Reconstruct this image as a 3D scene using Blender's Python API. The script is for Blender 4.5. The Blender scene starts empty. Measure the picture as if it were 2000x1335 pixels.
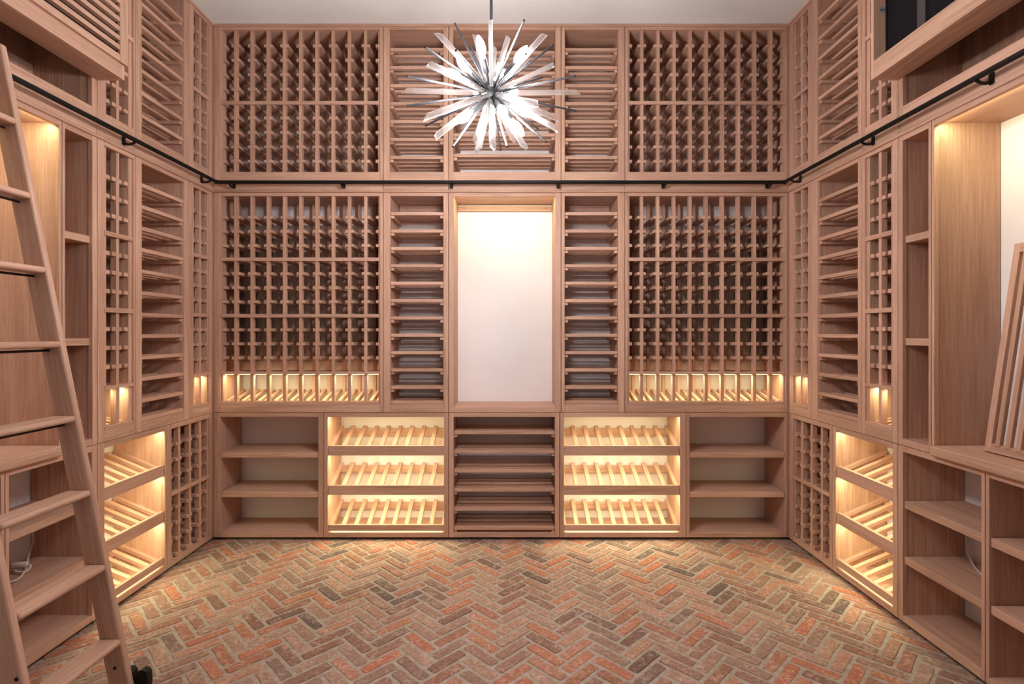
import bpy, bmesh, math, random
from mathutils import Vector, Matrix, Euler

random.seed(11)
SC = bpy.context.scene
COL = SC.collection
PI = math.pi
R = math.radians

# ------------------------------------------------------------------ camera
cam_d = bpy.data.cameras.new('camera')
cam = bpy.data.objects.new('camera', cam_d)
COL.objects.link(cam)
cam.location = (0, 0, 1.282)
cam.rotation_euler = (R(90), 0, 0)
cam_d.sensor_width = 36
cam_d.lens = 36 * 1035 / 2000
cam_d.shift_x = 0.003
cam_d.shift_y = -0.00975
cam_d.clip_start = 0.02
SC.camera = cam

# ------------------------------------------------------------------ light settings and exposure
BULB = 450.0           # emission of the chandelier bulbs
LED_W = 2.3            # watts per metre of warm cabinet strip
LED_COL = (1.0, 0.93, 0.53)
world = bpy.data.worlds.new('world')
SC.world = world
world.use_nodes = True
world.node_tree.nodes['Background'].inputs[0].default_value = (1.0, 0.90, 0.80, 1)
world.node_tree.nodes['Background'].inputs[1].default_value = 0.18
SC.view_settings.view_transform = 'Standard'
SC.view_settings.look = 'None'
SC.view_settings.exposure = 0.3
SC.view_settings.gamma = 1.0
SC.view_settings.use_curve_mapping = False
SC.cycles.use_denoising = True
SC.cycles.max_bounces = 10
SC.cycles.diffuse_bounces = 6
SC.cycles.transmission_bounces = 8
SC.cycles.sample_clamp_indirect = 6.0
SC.cycles.caustics_reflective = False
SC.cycles.caustics_refractive = False

# ------------------------------------------------------------------ materials
def new_mat(name):
    m = bpy.data.materials.new(name)
    m.use_nodes = True
    nt = m.node_tree
    return m, nt, nt.nodes, nt.links, nt.nodes['Principled BSDF']

def plain(name, col, rough=0.5, metal=0.0, spec=0.5):
    m, nt, N, L, B = new_mat(name)
    B.inputs['Base Color'].default_value = (*col, 1)
    B.inputs['Roughness'].default_value = rough
    B.inputs['Metallic'].default_value = metal
    B.inputs['Specular IOR Level'].default_value = spec
    return m

def mapr(N, L, src, a, b, c, d):
    n = N.new('ShaderNodeMapRange')
    n.inputs['From Min'].default_value = a
    n.inputs['From Max'].default_value = b
    n.inputs['To Min'].default_value = c
    n.inputs['To Max'].default_value = d
    L.new(src, n.inputs['Value'])
    return n.outputs[0]

def math2(N, L, op, a, b):
    n = N.new('ShaderNodeMath')
    n.operation = op
    for i, s in enumerate((a, b)):
        if hasattr(s, 'links'):
            L.new(s, n.inputs[i])
        else:
            n.inputs[i].default_value = s
    return n.outputs[0]

def wood(name, light, dark, pink, rough=0.55, scale=1.0):
    """Straight-grained timber; the grain follows the UV map's u axis (metres), each piece shifted and toned by its own random number."""
    m, nt, N, L, B = new_mat(name)
    uv = N.new('ShaderNodeUVMap')
    oi = N.new('ShaderNodeObjectInfo')
    off = N.new('ShaderNodeCombineXYZ')
    L.new(math2(N, L, 'MULTIPLY', oi.outputs['Random'], 41.0), off.inputs[0])
    L.new(math2(N, L, 'MULTIPLY', oi.outputs['Random'], 17.0), off.inputs[1])
    add = N.new('ShaderNodeVectorMath')
    add.operation = 'ADD'
    L.new(uv.outputs[0], add.inputs[0])
    L.new(off.outputs[0], add.inputs[1])
    def noise(su, sv, detail, dist):
        mp = N.new('ShaderNodeMapping')
        mp.inputs['Scale'].default_value = (su * scale, sv * scale, 1)
        L.new(add.outputs[0], mp.inputs['Vector'])
        n = N.new('ShaderNodeTexNoise')
        n.noise_dimensions = '2D'
        n.inputs['Scale'].default_value = 1.0
        n.inputs['Detail'].default_value = detail
        n.inputs['Distortion'].default_value = dist
        L.new(mp.outputs[0], n.inputs['Vector'])
        return n.outputs[0]
    fine = noise(4.0, 210.0, 3.0, 0.0)
    broad = noise(1.4, 22.0, 2.0, 0.6)
    pores = noise(22.0, 520.0, 1.0, 0.0)
    g = math2(N, L, 'ADD', math2(N, L, 'MULTIPLY', fine, 0.55), math2(N, L, 'MULTIPLY', broad, 0.45))
    f = mapr(N, L, g, 0.38, 0.62, 0.0, 1.0)
    mix = N.new('ShaderNodeMix')
    mix.data_type = 'RGBA'
    mix.inputs[6].default_value = (*dark, 1)
    mix.inputs[7].default_value = (*light, 1)
    L.new(f, mix.inputs[0])
    # each piece leans a little towards pink
    mix2 = N.new('ShaderNodeMix')
    mix2.data_type = 'RGBA'
    L.new(mix.outputs[2], mix2.inputs[6])
    mix2.inputs[7].default_value = (*pink, 1)
    r2 = math2(N, L, 'FRACT', math2(N, L, 'MULTIPLY', oi.outputs['Random'], 7.13), 0.0)
    L.new(mapr(N, L, r2, 0, 1, 0.0, 0.6), mix2.inputs[0])
    hsv = N.new('ShaderNodeHueSaturation')
    r3 = math2(N, L, 'FRACT', math2(N, L, 'MULTIPLY', oi.outputs['Random'], 23.7), 0.0)
    vv = mapr(N, L, r3, 0, 1, 0.90, 1.10)
    pp = mapr(N, L, pores, 0.30, 0.42, 0.88, 1.0)
    L.new(math2(N, L, 'MULTIPLY', vv, pp), hsv.inputs['Value'])
    L.new(mix2.outputs[2], hsv.inputs['Color'])
    L.new(hsv.outputs[0], B.inputs['Base Color'])
    B.inputs['Roughness'].default_value = rough
    B.inputs['Specular IOR Level'].default_value = 0.3
    bp = N.new('ShaderNodeBump')
    bp.inputs['Strength'].default_value = 0.12
    bp.inputs['Distance'].default_value = 0.002
    L.new(fine, bp.inputs['Height'])
    L.new(bp.outputs[0], B.inputs['Normal'])
    return m

def painted(name, col, bump=0.05):
    m, nt, N, L, B = new_mat(name)
    tc = N.new('ShaderNodeTexCoord')
    n = N.new('ShaderNodeTexNoise')
    n.inputs['Scale'].default_value = 2.2
    n.inputs['Detail'].default_value = 4
    L.new(tc.outputs['Object'], n.inputs['Vector'])
    hsv = N.new('ShaderNodeHueSaturation')
    hsv.inputs['Color'].default_value = (*col, 1)
    L.new(mapr(N, L, n.outputs[0], 0.3, 0.7, 0.95, 1.04), hsv.inputs['Value'])
    L.new(hsv.outputs[0], B.inputs['Base Color'])
    B.inputs['Roughness'].default_value = 0.85
    B.inputs['Specular IOR Level'].default_value = 0.2
    n2 = N.new('ShaderNodeTexNoise')
    n2.inputs['Scale'].default_value = 260
    L.new(tc.outputs['Object'], n2.inputs['Vector'])
    bp = N.new('ShaderNodeBump')
    bp.inputs['Strength'].default_value = bump
    bp.inputs['Distance'].default_value = 0.002
    L.new(n2.outputs[0], bp.inputs['Height'])
    L.new(bp.outputs[0], B.inputs['Normal'])
    return m

def brick_material():
    m, nt, N, L, B = new_mat('antique_brick')
    oi = N.new('ShaderNodeObjectInfo')
    gi = N.new('ShaderNodeNewGeometry')
    rnd = math2(N, L, 'FRACT', math2(N, L, 'ADD', oi.outputs['Random'],
                math2(N, L, 'MULTIPLY', gi.outputs['Random Per Island'], 7.3)), 0.0)
    ramp = N.new('ShaderNodeValToRGB')
    cr = ramp.color_ramp
    cols = [(0.0, (0.27, 0.130, 0.090)), (0.13, (0.195, 0.112, 0.088)), (0.27, (0.33, 0.205, 0.155)), (0.42, (0.25, 0.138, 0.105)),
            (0.55, (0.37, 0.133, 0.078)), (0.68, (0.35, 0.215, 0.16)), (0.80, (0.12, 0.083, 0.073)), (0.90, (0.37, 0.155, 0.092)), (1.0, (0.29, 0.185, 0.148))]
    while len(cr.elements) < len(cols):
        cr.elements.new(0.5)
    for e, (p, c) in zip(cr.elements, cols):
        e.position = p
        e.color = (*c, 1)
    L.new(rnd, ramp.inputs[0])
    # world-fixed mottling: soft lime bloom and darker pits
    tc = gi.outputs['Position']
    def noise(s, d):
        n = N.new('ShaderNodeTexNoise')
        n.inputs['Scale'].default_value = s
        n.inputs['Detail'].default_value = d
        L.new(tc, n.inputs['Vector'])
        return n.outputs[0]
    n1, n2, n3 = noise(17, 5), noise(70, 4), noise(150, 3)
    lime = mapr(N, L, math2(N, L, 'ADD', math2(N, L, 'MULTIPLY', n1, 0.6), math2(N, L, 'MULTIPLY', n2, 0.4)), 0.50, 0.66, 0.0, 0.45)
    mx = N.new('ShaderNodeMix')
    mx.data_type = 'RGBA'
    L.new(lime, mx.inputs[0])
    L.new(ramp.outputs[0], mx.inputs[6])
    mx.inputs[7].default_value = (0.50, 0.365, 0.285, 1)
    hsv = N.new('ShaderNodeHueSaturation')
    L.new(mx.outputs[2], hsv.inputs['Color'])
    L.new(math2(N, L, 'MULTIPLY', mapr(N, L, n2, 0.3, 0.7, 0.90, 1.32), mapr(N, L, n3, 0.3, 0.7, 0.86, 1.14)), hsv.inputs['Value'])
    L.new(hsv.outputs[0], B.inputs['Base Color'])
    B.inputs['Roughness'].default_value = 0.85
    B.inputs['Specular IOR Level'].default_value = 0.25
    bp = N.new('ShaderNodeBump')
    bp.inputs['Strength'].default_value = 0.55
    bp.inputs['Distance'].default_value = 0.004
    L.new(math2(N, L, 'ADD', n2, math2(N, L, 'MULTIPLY', n3, 0.6)), bp.inputs['Height'])
    L.new(bp.outputs[0], B.inputs['Normal'])
    return m

def mortar_material():
    m, nt, N, L, B = new_mat('lime_mortar')
    tc = N.new('ShaderNodeTexCoord')
    n = N.new('ShaderNodeTexNoise')
    n.inputs['Scale'].default_value = 40
    n.inputs['Detail'].default_value = 6
    L.new(tc.outputs['Object'], n.inputs['Vector'])
    r = N.new('ShaderNodeValToRGB')
    r.color_ramp.elements[0].color = (0.28, 0.222, 0.18, 1)
    r.color_ramp.elements[1].color = (0.42, 0.345, 0.288, 1)
    r.color_ramp.elements[0].position = 0.3
    r.color_ramp.elements[1].position = 0.7
    L.new(n.outputs[0], r.inputs[0])
    L.new(r.outputs[0], B.inputs['Base Color'])
    B.inputs['Roughness'].default_value = 0.95
    bp = N.new('ShaderNodeBump')
    bp.inputs['Strength'].default_value = 0.3
    bp.inputs['Distance'].default_value = 0.003
    L.new(n.outputs[0], bp.inputs['Height'])
    L.new(bp.outputs[0], B.inputs['Normal'])
    return m

def emitter(name, col, strength):
    m, nt, N, L, B = new_mat(name)
    N.remove(B)
    e = N.new('ShaderNodeEmission')
    e.inputs[0].default_value = (*col, 1)
    e.inputs[1].default_value = strength
    L.new(e.outputs[0], N['Material Output'].inputs[0])
    return m

def crystal_material():
    """Clear cast crystal: part straight transmission, part refraction, a little milky scatter."""
    m, nt, N, L, B = new_mat('clear_crystal')
    B.inputs['Base Color'].default_value = (0.97, 0.97, 0.97, 1)
    B.inputs['Roughness'].default_value = 0.08
    B.inputs['Transmission Weight'].default_value = 0.952
    B.inputs['IOR'].default_value = 1.5
    t = N.new('ShaderNodeBsdfTransparent')
    mx = N.new('ShaderNodeMixShader')
    mx.inputs[0].default_value = 0.22
    L.new(B.outputs[0], mx.inputs[1])
    L.new(t.outputs[0], mx.inputs[2])
    L.new(mx.outputs[0], N['Material Output'].inputs[0])
    return m

def film_material():
    m, nt, N, L, B = new_mat('crumpled_film')
    B.inputs['Base Color'].default_value = (0.52, 0.41, 0.35, 1)
    B.inputs['Roughness'].default_value = 0.28
    B.inputs['Specular IOR Level'].default_value = 0.6
    tc = N.new('ShaderNodeTexCoord')
    mp = N.new('ShaderNodeMapping')
    mp.inputs['Rotation'].default_value = (0, R(32), 0)
    mp.inputs['Scale'].default_value = (24, 1, 5)
    L.new(tc.outputs['Object'], mp.inputs[0])
    n = N.new('ShaderNodeTexNoise')
    n.inputs['Scale'].default_value = 1.0
    n.inputs['Detail'].default_value = 3
    n.inputs['Distortion'].default_value = 1.5
    L.new(mp.outputs[0], n.inputs['Vector'])
    bp = N.new('ShaderNodeBump')
    bp.inputs['Strength'].default_value = 0.9
    bp.inputs['Distance'].default_value = 0.03
    L.new(n.outputs[0], bp.inputs['Height'])
    L.new(bp.outputs[0], B.inputs['Normal'])
    return m

def mesh_material():
    """Black honeycomb filter mesh: fine woven pattern, too small to build thread by thread."""
    m, nt, N, L, B = new_mat('black_filter_mesh')
    tc = N.new('ShaderNodeTexCoord')
    v = N.new('ShaderNodeTexVoronoi')
    v.inputs['Scale'].default_value = 170
    L.new(tc.outputs['Object'], v.inputs['Vector'])
    r = N.new('ShaderNodeValToRGB')
    r.color_ramp.elements[0].color = (0.004, 0.004, 0.005, 1)
    r.color_ramp.elements[1].color = (0.011, 0.010, 0.014, 1)
    L.new(v.outputs['Distance'], r.inputs[0])
    v2 = N.new('ShaderNodeTexVoronoi')
    v2.inputs['Scale'].default_value = 75
    L.new(tc.outputs['Object'], v2.inputs['Vector'])
    speckle = N.new('ShaderNodeMix')  # small pale speckles mixed over the black mesh
    speckle.data_type = 'RGBA'
    L.new(mapr(N, L, v2.outputs['Distance'], 0.06, 0.10, 0.5, 0.0), speckle.inputs[0])
    L.new(r.outputs[0], speckle.inputs[6])
    speckle.inputs[7].default_value = (0.25, 0.25, 0.30, 1)
    L.new(speckle.outputs[2], B.inputs['Base Color'])
    B.inputs['Roughness'].default_value = 0.6
    B.inputs['Specular IOR Level'].default_value = 0.12
    bp = N.new('ShaderNodeBump')
    bp.inputs['Strength'].default_value = 0.8
    bp.inputs['Distance'].default_value = 0.003
    L.new(v.outputs['Distance'], bp.inputs['Height'])
    L.new(bp.outputs[0], B.inputs['Normal'])
    return m

WOOD = wood('sapele_wood', (0.61, 0.392, 0.280), (0.425, 0.243, 0.163), (0.575, 0.338, 0.255))
PAINT = painted('wall_paint', (0.82, 0.775, 0.77))
CEIL = painted('ceiling_paint', (0.87, 0.92, 0.92))
BRICK = brick_material()
MORTAR = mortar_material()
BLACK = plain('black_iron', (0.007, 0.0065, 0.0065), 0.45, 0.0, 0.25)
SCREW = plain('screw_steel', (0.10, 0.085, 0.07), 0.4, 0.8)
STEEL = plain('dark_chrome', (0.030, 0.031, 0.036), 0.38, 0.35)
HUBM = plain('hub_black', (0.012, 0.013, 0.015), 0.5, 0.0, 0.3)
CRYSTAL = crystal_material()
FILM = film_material()
MESHM = mesh_material()
BARM = plain('grey_plastic_bar', (0.055, 0.045, 0.050), 0.6)
CORD = plain('white_cord_plastic', (0.66, 0.58, 0.53), 0.45)
STICK = plain('grey_sticker', (0.33, 0.31, 0.34), 0.6)
INK = plain('sticker_ink', (0.07, 0.06, 0.08), 0.6)
GAP = plain('painted_toe_shadow', (0.12, 0.07, 0.045), 0.8)  # plinth colour darkened to paint in the toe shadow under the base cabinets
BULBM = emitter('bulb_glow', (1.0, 0.95, 0.955), BULB)
LEDM = emitter('led_glow', LED_COL, 9.0)
BRASS = plain('bulb_collar', (0.75, 0.72, 0.68), 0.3, 1.0)

# ------------------------------------------------------------------ mesh helpers
_cache = {}

def finish(bm, name, mat, smooth=False):
    me = bpy.data.meshes.new(name)
    bm.to_mesh(me)
    bm.free()
    me.materials.append(mat)
    if smooth:
        for p in me.polygons:
            p.use_smooth = True
    return me

def uv_by_long_axis(bm, dims, ax=None):
    lay = bm.loops.layers.uv.verify()
    a = ax if ax is not None else max(range(3), key=lambda i: dims[i])
    for f in bm.faces:
        n = f.normal
        k = max(range(3), key=lambda i: abs(n[i]))
        rest = [i for i in range(3) if i != k]
        if a in rest:
            u, v = a, [i for i in rest if i != a][0]
        else:
            u, v = rest
        for lp in f.loops:
            c = lp.vert.co
            lp[lay].uv = (c[u], c[v] + 0.37 * k)

def box_mesh(dx, dy, dz, mat=None, bevel=0.0, seg=1, ax=None):
    mat = mat or WOOD
    key = (round(dx, 4), round(dy, 4), round(dz, 4), mat.name, bevel, seg, ax)
    if key in _cache:
        return _cache[key]
    bm = bmesh.new()
    bmesh.ops.create_cube(bm, size=1.0)
    bmesh.ops.scale(bm, vec=(dx, dy, dz), verts=bm.verts)
    if bevel:
        bmesh.ops.bevel(bm, geom=list(bm.edges), offset=bevel, segments=seg, affect='EDGES', profile=0.5)
    bm.normal_update()
    uv_by_long_axis(bm, (dx, dy, dz), ax)
    me = finish(bm, 'board', mat, smooth=False)
    if bevel and seg > 1:
        for p in me.polygons:
            p.use_smooth = True
        me.set_sharp_from_angle(angle=R(50))
    _cache[key] = me
    return me

def link(name, me, parent=None, loc=(0, 0, 0), rot=(0, 0, 0)):
    o = bpy.data.objects.new(name, me)
    COL.objects.link(o)
    if parent is not None:
        o.parent = parent
    o.location = loc
    o.rotation_euler = rot
    return o

def box(name, parent, x0, x1, y0, y1, z0, z1, mat=None, bevel=0.0, seg=1, ax=None):
    return link(name, box_mesh(x1 - x0, y1 - y0, z1 - z0, mat, bevel, seg, ax), parent,
                ((x0 + x1) / 2, (y0 + y1) / 2, (z0 + z1) / 2))

def tag(o, label, cat, group=None, kind=None):
    if label:
        o['label'] = label
    if cat:
        o['category'] = cat
    if group:
        o['group'] = group
    if kind:
        o['kind'] = kind
    return o

def structure(o):
    o['kind'] = 'structure'
    return o

def tube_mesh(pts, r, mat, n=8, smooth=True, caps=True):
    bm = bmesh.new()
    pts = [Vector(p) for p in pts]
    rings = []
    prev = None
    for i, p in enumerate(pts):
        t = (pts[min(i + 1, len(pts) - 1)] - pts[max(i - 1, 0)]).normalized()
        if prev is None:
            a = t.orthogonal().normalized()
        else:
            a = (prev - t * prev.dot(t)).normalized()
        prev = a
        b = t.cross(a)
        rr = r[i] if isinstance(r, (list, tuple)) else r
        rings.append([bm.verts.new(p + a * rr * math.cos(2 * PI * k / n) + b * rr * math.sin(2 * PI * k / n)) for k in range(n)])
    for i in range(len(rings) - 1):
        for k in range(n):
            bm.faces.new((rings[i][k], rings[i][(k + 1) % n], rings[i + 1][(k + 1) % n], rings[i + 1][k]))
    if caps:
        bm.faces.new(rings[0][::-1])
        bm.faces.new(rings[-1])
    bm.normal_update()
    bm.loops.layers.uv.verify()
    me = finish(bm, 'tube', mat, smooth)
    if smooth:
        me.set_sharp_from_angle(angle=R(50))
    return me

def lathe_mesh(prof, mat, n=16, smooth=True):
    """Revolve (r, z) pairs about z."""
    bm = bmesh.new()
    rings = []
    for r_, z in prof:
        if r_ < 1e-6:
            rings.append([bm.verts.new((0, 0, z))])
        else:
            rings.append([bm.verts.new((r_ * math.cos(2 * PI * k / n), r_ * math.sin(2 * PI * k / n), z)) for k in range(n)])
    for a, b in zip(rings, rings[1:]):
        for k in range(n):
            k2 = (k + 1) % n
            if len(a) == 1 and len(b) == 1:
                continue
            if len(a) == 1:
                bm.faces.new((a[0], b[k2], b[k]))
            elif len(b) == 1:
                bm.faces.new((a[k], a[k2], b[0]))
            else:
                bm.faces.new((a[k], a[k2], b[k2], b[k]))
    bmesh.ops.recalc_face_normals(bm, faces=bm.faces)
    bm.loops.layers.uv.verify()
    me = finish(bm, 'turned', mat, smooth)
    if smooth:
        me.set_sharp_from_angle(angle=R(45))
    return me

def prism_mesh(outline, y0, y1, mat, bevel=0.0):
    """Extrude an (x, z) outline along y."""
    bm = bmesh.new()
    vs = [bm.verts.new((x, y0, z)) for x, z in outline]
    f = bm.faces.new(vs)
    ret = bmesh.ops.extrude_face_region(bm, geom=[f])
    bmesh.ops.translate(bm, vec=(0, y1 - y0, 0), verts=[v for v in ret['geom'] if isinstance(v, bmesh.types.BMVert)])
    bmesh.ops.recalc_face_normals(bm, faces=bm.faces)
    if bevel:
        es = [e for e in bm.edges if abs(e.verts[0].co.y - e.verts[1].co.y) < 1e-6]
        bmesh.ops.bevel(bm, geom=es, offset=bevel, segments=2, affect='EDGES', profile=0.5)
    bm.normal_update()
    uv_by_long_axis(bm, (1, 0.1, 0.1))
    return finish(bm, 'profile', mat)

# ------------------------------------------------------------------ room dimensions
YB = 3.275              # face of the cabinets on the back wall
XL, XR = -1.826, 1.726  # faces of the cabinets on the side walls
DEP = 0.275             # cabinet depth
HC = 3.184              # ceiling height
ROOM_Y0 = -0.85

floor = structure(link('floor', box_mesh(4.3, 4.5, 0.2, MORTAR), None, (-0.05, 1.35, -0.1055)))
structure(link('ceiling', box_mesh(4.3, 4.5, 0.1, CEIL), None, (-0.05, 1.35, HC + 0.05)))
structure(link('wall_back', box_mesh(4.3, 0.1, HC + 0.0, PAINT), None, (-0.05, YB + DEP + 0.05, HC / 2 - 0.0055)))
structure(link('wall_left', box_mesh(0.1, 4.4, HC, PAINT), None, (XL - DEP - 0.05, 1.35, HC / 2 - 0.0055)))
structure(link('wall_right', box_mesh(0.1, 4.4, HC, PAINT), None, (XR + DEP + 0.05, 1.35, HC / 2 - 0.0055)))

# ------------------------------------------------------------------ brick floor in herringbone
BL, BW, JT = 0.1817, 0.0587, 0.0105

def brick_outline(rng):
    hx, hy = (BL - JT) / 2, (BW - JT) / 2
    c = 0.006
    pts = [(-hx + c, -hy), (-hx * 0.3, -hy), (hx * 0.35, -hy), (hx - c, -hy), (hx, -hy + c), (hx, hy - c),
           (hx - c, hy), (hx * 0.3, hy), (-hx * 0.35, hy), (-hx + c, hy), (-hx, hy - c), (-hx, -hy + c)]
    return [(x + rng.uniform(-0.0026, 0.0022) * (1 if x > 0 else -1), y + rng.uniform(-0.0032, 0.0016) * (1 if y > 0 else -1)) for x, y in pts]

def brick_into(bm, rng, M=Matrix.Identity(4)):
    out = brick_outline(rng)
    tilt = (rng.uniform(-0.008, 0.008), rng.uniform(-0.02, 0.02))
    drop = rng.uniform(0.0, 0.0025)
    lo, mid, top = [], [], []
    for x, y in out:
        s = 1 - 0.0034 / max(0.01, math.hypot(x, y) * 0.75)
        e = rng.uniform(0.0, 0.0012)
        zt = -0.0015 - drop + x * tilt[0] + y * tilt[1]
        lo.append(bm.verts.new(M @ Vector((x, y, -0.02))))
        mid.append(bm.verts.new(M @ Vector((x, y, zt - 0.0032 - e))))
        top.append(bm.verts.new(M @ Vector((x * s, y * (1 - 0.13), zt))))
    n = len(out)
    for k in range(n):
        j = (k + 1) % n
        bm.faces.new((lo[k], lo[j], mid[j], mid[k]))
        bm.faces.new((mid[k], mid[j], top[j], top[k]))
    bm.faces.new(top)

brick_vars = []
rb = random.Random(5)
for i in range(14):
    bm = bmesh.new()
    brick_into(bm, rb)
    me = finish(bm, 'brick', BRICK)
    brick_vars.append(me)

spots = []
X0, Y0 = -0.0275, 2.07
S2 = math.sqrt(2)
for i in range(-60, 61):
    for m in range(-14, 15):
        for kind in (0, 1):
            if kind == 0:
                a, b = i * BW + m * BL + BL / 2, i * BW - m * BL + BW / 2
            else:
                a, b = i * BW + BL + BW / 2 + m * BL, (i + 1) * BW - BL / 2 - m * BL
            X, Y = (a - b) / S2 + X0, (a + b) / S2 + Y0
            if -1.87 < X < 1.77 and 1.15 < Y < 3.32:
                spots.append((X, Y, R(45) if kind == 0 else R(135)))

def in_view(s):
    px = 994 + 1035 * s[0] / s[1]
    py = 648 + 1035 * 1.282 / s[1]
    return -20 < px < 2020 and py < 1350
vis = sorted([s for s in spots if in_view(s)], key=lambda s: s[1])
single, rest = vis[:300], vis[300:] + [s for s in spots if not in_view(s)]
for s in single:
    link('brick', rb.choice(brick_vars), floor, (s[0] + 0.05, s[1] - 1.35, 0.1055), (0, 0, s[2] + rb.choice((0, PI)) + rb.uniform(-0.012, 0.012)))
bm = bmesh.new()
for s in rest:
    brick_into(bm, rb, Matrix.Translation((s[0] + 0.05, s[1] - 1.35, 0.1055)) @ Matrix.Rotation(s[2] + rb.uniform(-0.012, 0.012), 4, 'Z'))
o = link('brickwork', finish(bm, 'brickwork', BRICK), floor)
o['kind'] = 'stuff'

# ------------------------------------------------------------------ cabinet units
WALLS = {'back': (Vector((0, YB, 0)), 0.0), 'left': (Vector((XL, 0, 0)), PI / 2), 'right': (Vector((XR, 0, 0)), -PI / 2)}

def span(wall, t0, t1):
    """Side walls are laid out by t, the distance from the back corner; returns the local u range."""
    if wall == 'left':
        return YB - t1, YB - t0
    if wall == 'right':
        return t0 - YB, t1 - YB
    return t0, t1

class Unit:
    def __init__(self, wall, name, label, cat, u0, u1, z0, z1, group=None):
        org, rz = WALLS[wall]
        self.wall = wall
        self.um, self.z0 = (u0 + u1) / 2, z0
        e = bpy.data.objects.new(name, None)
        e.empty_display_size = 0.1
        COL.objects.link(e)
        e.rotation_euler = (0, 0, rz)
        e.location = org + Matrix.Rotation(rz, 3, 'Z') @ Vector((self.um, 0, z0))
        tag(e, label, cat, group)
        self.root = e
        self.u0, self.u1, self.z1 = u0 + 0.0015, u1 - 0.0015, z1

    def box(self, name, u0, u1, v0, v1, z0, z1, mat=None, parent=None, bevel=0.0, seg=1, ax=None):
        return box(name, parent or self.root, u0 - self.um, u1 - self.um, v0, v1, z0 - self.z0, z1 - self.z0, mat, bevel, seg, ax)

    def mesh(self, name, me, u, v, z, rot=(0, 0, 0), parent=None):
        return link(name, me, parent or self.root, (u - self.um, v, z - self.z0), rot)

    def case(self, ua, ub, za, zb, plinth=False, back=False, lit=0.0):
        """Face frame of two stiles and two rails, case sides, top and bottom."""
        T = 0.020
        zlo = self.z0 + 0.0
        bv = 0.0012
        self.box('stile', self.u0, ua, 0, T, zlo, self.z1, bevel=bv)
        self.box('stile', ub, self.u1, 0, T, zlo, self.z1, bevel=bv)
        self.box('rail', ua, ub, 0.0005, T, zb, self.z1, bevel=bv)
        self.box('rail', ua, ub, 0.0005, T, zlo, za, bevel=bv)
        s = 0.002
        wl, wr = min(0.018, ua - self.u0), min(0.018, self.u1 - ub)
        self.box('side_panel', ua - wl, ua - s, T, DEP - 0.005, za - 0.01, zb + 0.01 + lit, ax=2)
        self.box('side_panel', ub + s, ub + wr, T, DEP - 0.005, za - 0.01, zb + 0.01 + lit, ax=2)
        self.box('top_panel', ua - s, ub + s, T, DEP - 0.005, zb + lit, zb + lit + 0.014, ax=0)
        self.box('bottom_panel', ua - s, ub + s, T, DEP - 0.005, za - 0.014, za, ax=0)
        if plinth:
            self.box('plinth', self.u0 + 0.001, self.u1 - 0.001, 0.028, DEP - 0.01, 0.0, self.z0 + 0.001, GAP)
        if back:
            self.box('back_panel', ua - s, ub + s, DEP - 0.013, DEP - 0.005, za - 0.01, zb + 0.01, ax=2)

    def led(self, u0, u1, v, z, watts=None, size=0.012, tilt=0.0):
        self.box('led_strip', u0, u1, v - 0.004, v + 0.004, z, z + 0.004, LEDM)
        d = bpy.data.lights.new('led_light', 'AREA')
        d.shape = 'RECTANGLE'
        d.size = (u1 - u0)
        d.size_y = size
        d.color = LED_COL
        d.energy = (watts if watts is not None else LED_W) * (u1 - u0)
        o = link('led_light', d, self.root, ((u0 + u1) / 2 - self.um, v, z - 0.003 - self.z0), (tilt, 0, 0))
        return o

    def wine_rack(self, ua, ub, za, zb, pitch, n, rows, strips, display=None, edge=0.028, post=0.010, stub=0.017):
        """Bottle ladders: upright posts front and rear with depthwise support rails, plus thin front strips across them."""
        mid = (ua + ub) / 2
        us = [mid + pitch * (k - (n - 2) / 2) for k in range(n - 1)]
        zbot = za
        F0, F1, B0, B1 = 0.009, 0.036, 0.226, 0.252
        post_f = box_mesh(0.0185, F1 - F0, zb - zbot)
        post_b = box_mesh(0.0185, B1 - B0, zb - zbot)
        railm = box_mesh(0.0185 + 2 * stub, 0.243, 0.019, None, 0.0012)
        half = box_mesh(edge, 0.243, 0.019, None, 0.0012)
        halfpost = box_mesh(post, 0.042, zb - zbot)
        for u in us:
            p = self.mesh('upright', post_f, u, (F0 + F1) / 2, (zbot + zb) / 2)
            link('rear_post', post_b, p, (0, (B0 + B1) / 2 - (F0 + F1) / 2, 0))
            for z in rows:
                link('support_rail', railm, p, (0, 0.1335 - (F0 + F1) / 2, z - (zbot + zb) / 2))
        for sgn, ue in ((1, ua), (-1, ub)):
            p = self.mesh('wall_upright', halfpost, ue + sgn * (post / 2 + 0.0002), 0.031, (zbot + zb) / 2)
            link('rear_post', halfpost, p, (0, 0.2, 0))
            for z in rows:
                link('support_rail', half, p, (sgn * (edge - post) / 2, 0.1335 - 0.031, z - (zbot + zb) / 2))
        for z in strips:
            self.box('cross_strip', ua + 0.002, ub - 0.002, 0.0006, 0.0088, z - 0.0105, z + 0.0105)
        if display:
            zs = display
            self.box('display_shelf', ua + 0.001, ub - 0.001, 0.0365, 0.150, zs, zs + 0.014, ax=0)
            self.box('cross_strip', ua + 0.002, ub - 0.002, 0.0006, 0.0088, zs - 0.002, zs + 0.014)
            self.box('cross_strip', ua + 0.002, ub - 0.002, 0.0006, 0.0088, za + 0.001, za + 0.018)
            self.led(ua + 0.006, ub - 0.006, 0.046, zs - 0.006)
            cradle = box_mesh(0.020, 0.225, 0.016, None, 0.0012)
            ang = math.atan2(0.048, 0.215)
            edges = [ua] + us + [ub]
            for a, b in zip(edges, edges[1:]):
                c = (a + b) / 2
                for du in (-0.021, 0.021):
                    self.mesh('cradle_slat', cradle, c + du, 0.145, za + 0.036, (ang, 0, 0))

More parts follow.
